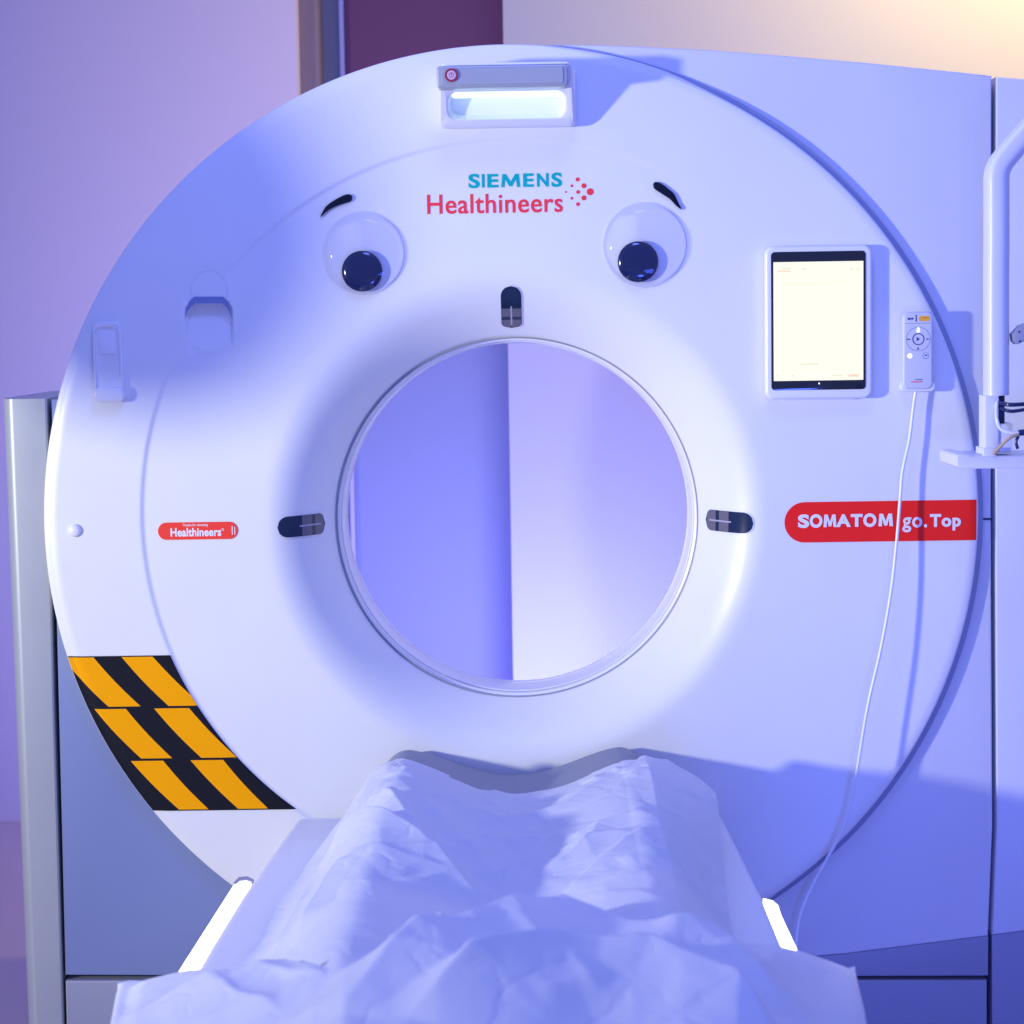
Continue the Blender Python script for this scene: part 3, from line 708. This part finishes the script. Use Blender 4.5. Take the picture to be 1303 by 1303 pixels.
# ------------------------------------------------------------------ sheets
def crease_np(X, Y, lines):
    """tent folds: polyline (world xy), height, width left of the line, width right of it"""
    Z = np.zeros_like(X)
    for pts, h, wl_, wr_ in lines:
        best = np.full(X.shape, 1e9); T = np.zeros_like(X); SD = np.zeros_like(X); tot = len(pts)-1
        for i in range(tot):
            a, b = pts[i], pts[i+1]; dx, dy = b.x-a.x, b.y-a.y
            t = np.clip(((X-a.x)*dx+(Y-a.y)*dy)/(dx*dx+dy*dy), 0, 1)
            d = np.hypot(X-a.x-t*dx, Y-a.y-t*dy); side = dx*(Y-a.y)-dy*(X-a.x)
            m_ = d < best; best[m_] = d[m_]; T[m_] = (i+t[m_])/tot; SD[m_] = side[m_]
        ww = np.where(SD > 0, wl_, wr_); k = np.clip(1-best/ww, 0, 1); k = 0.75*k+0.25*k**3
        Z += h*k*np.minimum(1, 4.5*T+.1)*np.minimum(1, 4.5*(1-T)+.1)
    return Z
def L2(pts, z=-0.57): 
    out = []
    for a, b in pts: q = PZ(a, b, z); out.append(Vector((q.x, q.y)))
    return out
def sheet(name, fn, nu, nv, label, org, folds, smooth_n=1):
    D = np.array([fn(-1+2*i/nu, j/nv) for j in range(nv+1) for i in range(nu+1)])
    D[:, 2] += crease_np(D[:, 0], D[:, 1], folds)*D[:, 3]
    D[:, 2] = np.maximum(D[:, 2], D[:, 4])
    A = D[:, :3].reshape(nv+1, nu+1, 3)
    for _ in range(smooth_n):
        B = A.copy()
        B[1:-1, 1:-1, 2] = 0.5*A[1:-1, 1:-1, 2]+0.125*(A[:-2, 1:-1, 2]+A[2:, 1:-1, 2]+A[1:-1, :-2, 2]+A[1:-1, 2:, 2])
        A = B
    V = [tuple(map(float, q)) for q in A.reshape(-1, 3)]
    Fc = [(j*(nu+1)+i, j*(nu+1)+i+1, (j+1)*(nu+1)+i+1, (j+1)*(nu+1)+i) for j in range(nv) for i in range(nu)]
    o = mesh(name, V, Fc, M['sheet'], None, origin=org, angle=180)
    tag(o, label, 'sheet', 'white paper sheets on the patient table'); return o
def wr(x, y, s, seed):
    v = noise.noise(Vector((x*s, y*s, seed))); return 1-abs(v)*2
folds1 = [
    (L2([(405, 1080), (440, 1078), (500, 1095), (560, 1122), (632, 1172)], -.525), 0.034, 0.05, 0.13),
    (L2([(455, 1040), (500, 1060), (550, 1108)], -.525), 0.016, 0.05, 0.04),
    (L2([(842, 1095), (790, 1120), (740, 1146), (716, 1158)], -.525), 0.014, 0.16, 0.03),
    (L2([(815, 985), (832, 1040), (843, 1100), (868, 1200)], -.525), 0.016, 0.16, 0.05),
    (L2([(545, 1190), (585, 1190), (625, 1182)], -.525), 0.016, 0.03, 0.07),
    (L2([(448, 1118), (415, 1135), (390, 1160), (378, 1185)], -.525), 0.026, 0.05, 0.10),
    (L2([(485, 985), (455, 1035), (430, 1070)], -.525), 0.010, 0.05, 0.04),
    (L2([(560, 1030), (640, 1050), (720, 1040), (780, 1020)], -.525), 0.010, 0.07, 0.05),
    (L2([(862, 1095), (880, 1100), (905, 1150)], -.525), 0.010, 0.03, 0.04),
    (L2([(390, 1090), (370, 1140), (340, 1190)], -.525), 0.012, 0.04, 0.05),
    (L2([(700, 1060), (740, 1090), (760, 1130)], -.525), 0.006, 0.06, 0.05),
    (L2([(520, 1040), (600, 1085), (640, 1130)], -.525), 0.008, 0.04, 0.08),
]
def rand_folds(n_, x0, x1, y0, y1, seed, hmax, lmin, lmax):
    rg = random.Random(seed); out = []
    for _ in range(n_):
        x = rg.uniform(x0, x1); y = rg.uniform(y0, y1); a = rg.gauss(0.6, 0.9); L = rg.uniform(lmin, lmax)
        pts = [Vector((x, y))]
        for k in range(3):
            a += rg.uniform(-.35, .35); pts.append(pts[-1]+Vector((math.cos(a), math.sin(a)))*L/3)
        h = rg.uniform(.35, 1)*hmax
        out.append((pts, h, rg.uniform(2, 5)*h+.006, rg.uniform(5, 12)*h+.01))
    return out
folds1 += rand_folds(34, -0.42, 0.36, -1.15, -0.22, 3, 0.009, 0.06, 0.30)+rand_folds(26, 0.12, 0.38, -0.42, -0.18, 5, 0.006, 0.03, 0.09)+rand_folds(16, -0.36, -0.18, -0.6, -0.2, 6, 0.006, 0.03, 0.12)
def base1(x):
    a = abs(x-xc)
    if a < 0.215: return cradle_z(x)+0.004
    s = sstep(0.215, 0.40, a)
    return (-0.478)*(1-s)+(ZH+0.008)*s
lx_y = [(-0.13, -.262), (-0.17, -.275), (-0.22, -.30), (-.30, -.345), (-0.45, -.385), (-0.9, -.41), (-1.5, -.45)]
def interp(tab, y):
    ys_ = [-t[0] for t in tab]; return float(np.interp(-y, ys_, [t[1] for t in tab]))
def s1(u, v):
    uu = u
    # far edge: further back over the crests, nearer in the dip
    yf = -0.195-0.055*math.cos(min(1, abs(u)/0.62)*PI/2)**1.5+0.02*sstep(.55, 1, u) + 0.006*noise.noise(Vector((u*6, 0.3, 1)))
    y = yf+(-1.45-yf)*v
    xl = interp(lx_y, y+0.02); xr_ = 0.395-0.045*min(1, v*1.6)
    x = (xl+xr_)/2+(xr_-xl)/2*u
    if u < -.8: x += 0.012*noise.noise(Vector((v*9, 1.7, 3)))
    z = base1(x)
    # tent off the crest on the right: cloth spans to its edge
    if x > xc+0.215: 
        t = (x-xc-0.215)/(xr_-xc-0.215); t = min(1, t); z = max(z, -0.478-0.075*t*t - 0.06*sstep(0.1, .5, v)*t)
    z += 0.004+0.006*wr(x, y*0.8, 4, 2.1)+0.0018*wr(x*1.3+y*.4, y, 11, 5.5)+0.0004*wr(x+y, y, 30, 7.5)
    if v < 0.04 and abs(u) < .55: z = max(z-.004*(1-v/.04), cradle_z(x)+.0015)
    return (x, y, z, 1.0, (cradle_z(x) if abs(x-xc) < .262 else ZH)+0.0015)
sheet('paper_sheet', s1, 300, 380, 'creased white sheet over the far end of the patient table by the scanner', (0, -0.7, -0.55), folds1)
folds2 = [
    (L2([(714, 1150), (655, 1172), (600, 1205), (520, 1258), (430, 1320)], -.49), 0.070, 0.36, 0.09),
    (L2([(714, 1150), (830, 1200), (960, 1262)], -.49), 0.022, 0.09, 0.16),
    (L2([(520, 1330), (600, 1296), (711, 1271), (830, 1271), (945, 1300), (1000, 1340)], -.49), 0.052, 0.05, 0.15),
    (L2([(640, 1180), (665, 1225), (705, 1268)], -.49), 0.014, 0.06, 0.08),
    (L2([(190, 1238), (260, 1246), (330, 1246), (430, 1226)], -.54), 0.024, 0.04, 0.10),
    (L2([(250, 1240), (300, 1275), (360, 1320)], -.54), 0.022, 0.06, 0.08),
    (L2([(870, 1245), (930, 1270), (1000, 1310)], -.53), 0.022, 0.08, 0.08),
    (L2([(900, 1212), (985, 1212), (1060, 1222)], -.55), 0.018, 0.06, 0.12),
    (L2([(880, 1200), (860, 1240), (800, 1290)], -.50), 0.012, 0.07, 0.07),
    (L2([(990, 1225), (985, 1270), (960, 1330)], -.56), 0.016, 0.07, 0.07),
]
folds2 += rand_folds(14, -0.5, 0.5, -1.7, -1.1, 9, 0.009, 0.08, 0.32)
edge = [(150, 1262, -.625), (165, 1250, -.615), (185, 1239, -.60), (240, 1227, -.585), (300, 1221, -.56), (360, 1218, -.525), (400, 1220, -.492), (440, 1221, -.472), (500, 1212, -.475), (560, 1203, -.472), (600, 1193, -.475), (640, 1177, -.478), (680, 1164, -.478), (716, 1154, -.478), (760, 1164, -.478), (800, 1174, -.474), (860, 1183, -.472), (930, 1191, -.485), (1000, 1203, -.535), (1055, 1215, -.58), (1078, 1223, -.60), (1088, 1232, -.615)]
eb = [PZ(a, b, c) for a, b, c in edge]
ex = [v.x for v in eb]; ey = [v.y for v in eb]; ez = [v.z for v in eb]
eu = np.linspace(-0.74, 0.74, len(eb)) if False else np.interp(ex, [ex[0], ex[-1]], [-0.74, 0.74])
def s2(u, v):
    uc = max(-.74, min(.74, u))
    xb_ = float(np.interp(uc, eu, ex)); yb = float(np.interp(uc, eu, ey)); zb = float(np.interp(uc, eu, ez))
    y = yb+(-2.15-yb)*v
    x = xb_; hang = 0.0
    flat_ = max(-0.60, min(-0.474, zb))
    if abs(u) > 0.74:
        hang = (abs(u)-0.74)/0.26*0.5
        x += 0.014*noise.noise(Vector((y*7, hang*2, 4+u)))*min(1, hang*8)+(0.006 if u > 0 else -0.02)*min(1, hang*5)
    else:
        x += 0.006*noise.noise(Vector((y*5, 3.1, u*4)))*v
    k = max(0, 1-hang*7)
    z = zb+(0.007*wr(x, y, 4.2, 12.1)+0.0025*wr(x*1.2+y*.5, y, 9, 15.5))*k*min(1, v*8+.0)
    z += 0.02*v*sstep(.2, .6, abs(uc))*k
    aa = abs(x-xc); c_ = max(cradle_z(x)+0.016 if aa < .262 else -.504-1.0*(aa-.262), ZH+.008)
    x = 0.05+(x-0.05)*(1-0.22*v)
    z -= hang
    z -= 0.03*(1-min(1, v*26))**2
    return (x, y, z, k*min(1, v*8), c_ if hang == 0 else -9)
sheet('paper_sheet', s2, 300, 200, 'rumpled white sheet hanging over both sides at the near end of the table', (0, -1.6, -0.55), folds2, 2)

# ------------------------------------------------------------------ equipment arm on the right
ya = -0.22
q = P(1270, 594, ya)
E = thing('equipment_stand', 'white tubular arm and tray with cables at the right edge in front of the scanner', 'equipment stand', (q.x+.25, ya, FL))
path = [P(a, b, ya) for a, b in ((1345, 120), (1318, 158), (1288, 192), (1272, 216), (1270.5, 250), (1270.5, 300), (1270, 350), (1270, 420), (1270, 503))]
path = [path[0], path[1]]+catmull(path[1:6], 6)[1:]+path[6:]
hw = 14.8*PX*0.93
sec = [(-hw+0.010*(1-math.cos(a)), -0.02+0.010*(1-math.sin(a))) for a in [k/4*PI/2 for k in range(5)]] + [(hw-0.022*(1-math.cos(a)), -0.02+0.026*(1-math.sin(a))) for a in [(5-k)/5*PI/2 for k in range(6)]] + [(hw, 0.03), (-hw, 0.03)]
sec = [(s[0], s[1]) for s in sec]
V, Fc = tube(path, 0.02, sec=sec)
mesh('arm_tube', V, Fc, M['arm'], E)
V, Fc = prism([tuple(xz(a, b, ya)) for a, b in ((1250, 503), (1267, 503), (1267, 574), (1250, 575))], ya-.026, ya+.03, 0.002, 2); mesh('arm_foot', V, Fc, M['arm'], E)
V, Fc = prism([tuple(xz(a, b, ya)) for a, b in ((1267, 539), (1285, 538), (1285, 575), (1267, 575))], ya-.022, ya+.03, 0.002, 2); mesh('arm_foot', V, Fc, M['arm'], E)
V, Fc = prism([tuple(xz(a, b, ya)) for a, b in ((1267, 503), (1278, 503), (1278, 540), (1267, 540))], ya-.004, ya+.02, 0.001, 1); mesh('socket', V, Fc, M['cable_dark'], E)
V, Fc = prism([tuple(xz(a, b, ya)) for a, b in ((1246, 569), (1262, 568), (1262, 579), (1246, 580))], ya-.04, ya+.03, 0.002, 2); mesh('arm_base', V, Fc, M['arm'], E)
tr = [xz(1211, 579, ya), xz(1213, 577, ya), xz(1227, 576.5, ya), xz(1229, 579, ya), xz(1380, 577, ya), xz(1380, 593, ya), xz(1216, 594.5, ya), xz(1212, 591.5, ya)]
V, Fc = prism(tr, ya-.045, ya+.12, 0.002, 3); mesh('tray', V, Fc, M['arm'], E)
V, Fc = prism([xz(1345, 595, ya), xz(1375, 595, ya), (xz(1375, 595, ya)[0], FL+.01), (xz(1345, 595, ya)[0], FL+.01)], ya-.02, ya+.03, .002, 2); mesh('column', V, Fc, M['arm'], E)
def cab(pts, r, m, yo=-.03): mesh('cable', *tube(catmull([P(a, b, ya+yo+c) for a, b, c in pts], 8), r, 10), m, E)
cab([(1270, 512, .01), (1278, 514, -.01), (1290, 515, -.02), (1320, 513, -.01)], 0.0040, M['cable_dark'])
cab([(1270, 517, .01), (1280, 522, -.015), (1292, 523, -.02), (1320, 518, -.01)], 0.0035, M['cable_dark'])
cab([(1269, 508, .01), (1268, 530, -.01), (1273, 545, -.015), (1284, 550, -.02), (1297, 551, -.02)], 0.0034, M['cord'])
cab([(1264, 578, -.02), (1273, 568, -.02), (1285, 557, -.025), (1300, 552, -.02), (1325, 550, -.02)], 0.0034, M['cable_tan'])
cab([(1296, 551, -.02), (1320, 548, -.02)], 0.0060, M['cable_dark'])
cab([(1296, 555, -.02), (1293, 562, -.02), (1295, 571, -.02)], 0.0030, M['cable_dark'])
V, Fc = prism([xz(a, b, ya) for a, b in ((1286, 425), (1296, 414), (1310, 409), (1312, 428), (1291, 438), (1287, 434))], ya-.03, ya+.01, 0.002, 2); mesh('clamp', V, Fc, M['skirt'], E)
ps = [flat([(P(a, b, ya).x+r*PX*math.cos(2*PI*k/12), P(a, b, ya).z+r*PX*math.sin(2*PI*k/12)) for k in range(12)], ya-.031) for a, b, r in ((1292, 422, 1.2), (1302, 417, 1.5), (1302, 429, 1.5), (1293, 434, 1.2))]
V, Fc = join(ps); mesh('clamp_screws', V, Fc, M['cable_dark'], E, smooth=False)

# ------------------------------------------------------------------ unseen blocker, added out of the frame to shade the cover's left
K = thing('shadow_blocker', 'unseen rounded blocker left of the picture, added for its shadow', 'shadow blocker', (-2.21, -1.28, 0.475))
kc = Vector((-2.21, -1.28, 0.475))
def blob(c, rx, ry, rz, n=24):
    V = []; Fc = []
    rings = []
    for i in range(1, 12):
        t = PI*i/12; rings.append([(c.x+rx*math.sin(t)*math.cos(2*PI*k/n), c.y+ry*math.sin(t)*math.sin(2*PI*k/n), c.z+rz*math.cos(t)) for k in range(n)])
    return loft(rings)
mesh('blocker_body', *blob(kc, 0.15, 0.15, 0.21), M['panel'], K)
mesh('arm', *tube([kc+Vector((0, 0, 0.15)), kc+Vector((-0.1, 0, 0.8)), kc+Vector((-0.5, 0, 1.6))], 0.025), M['arm'], K)  # stem of the same added blocker
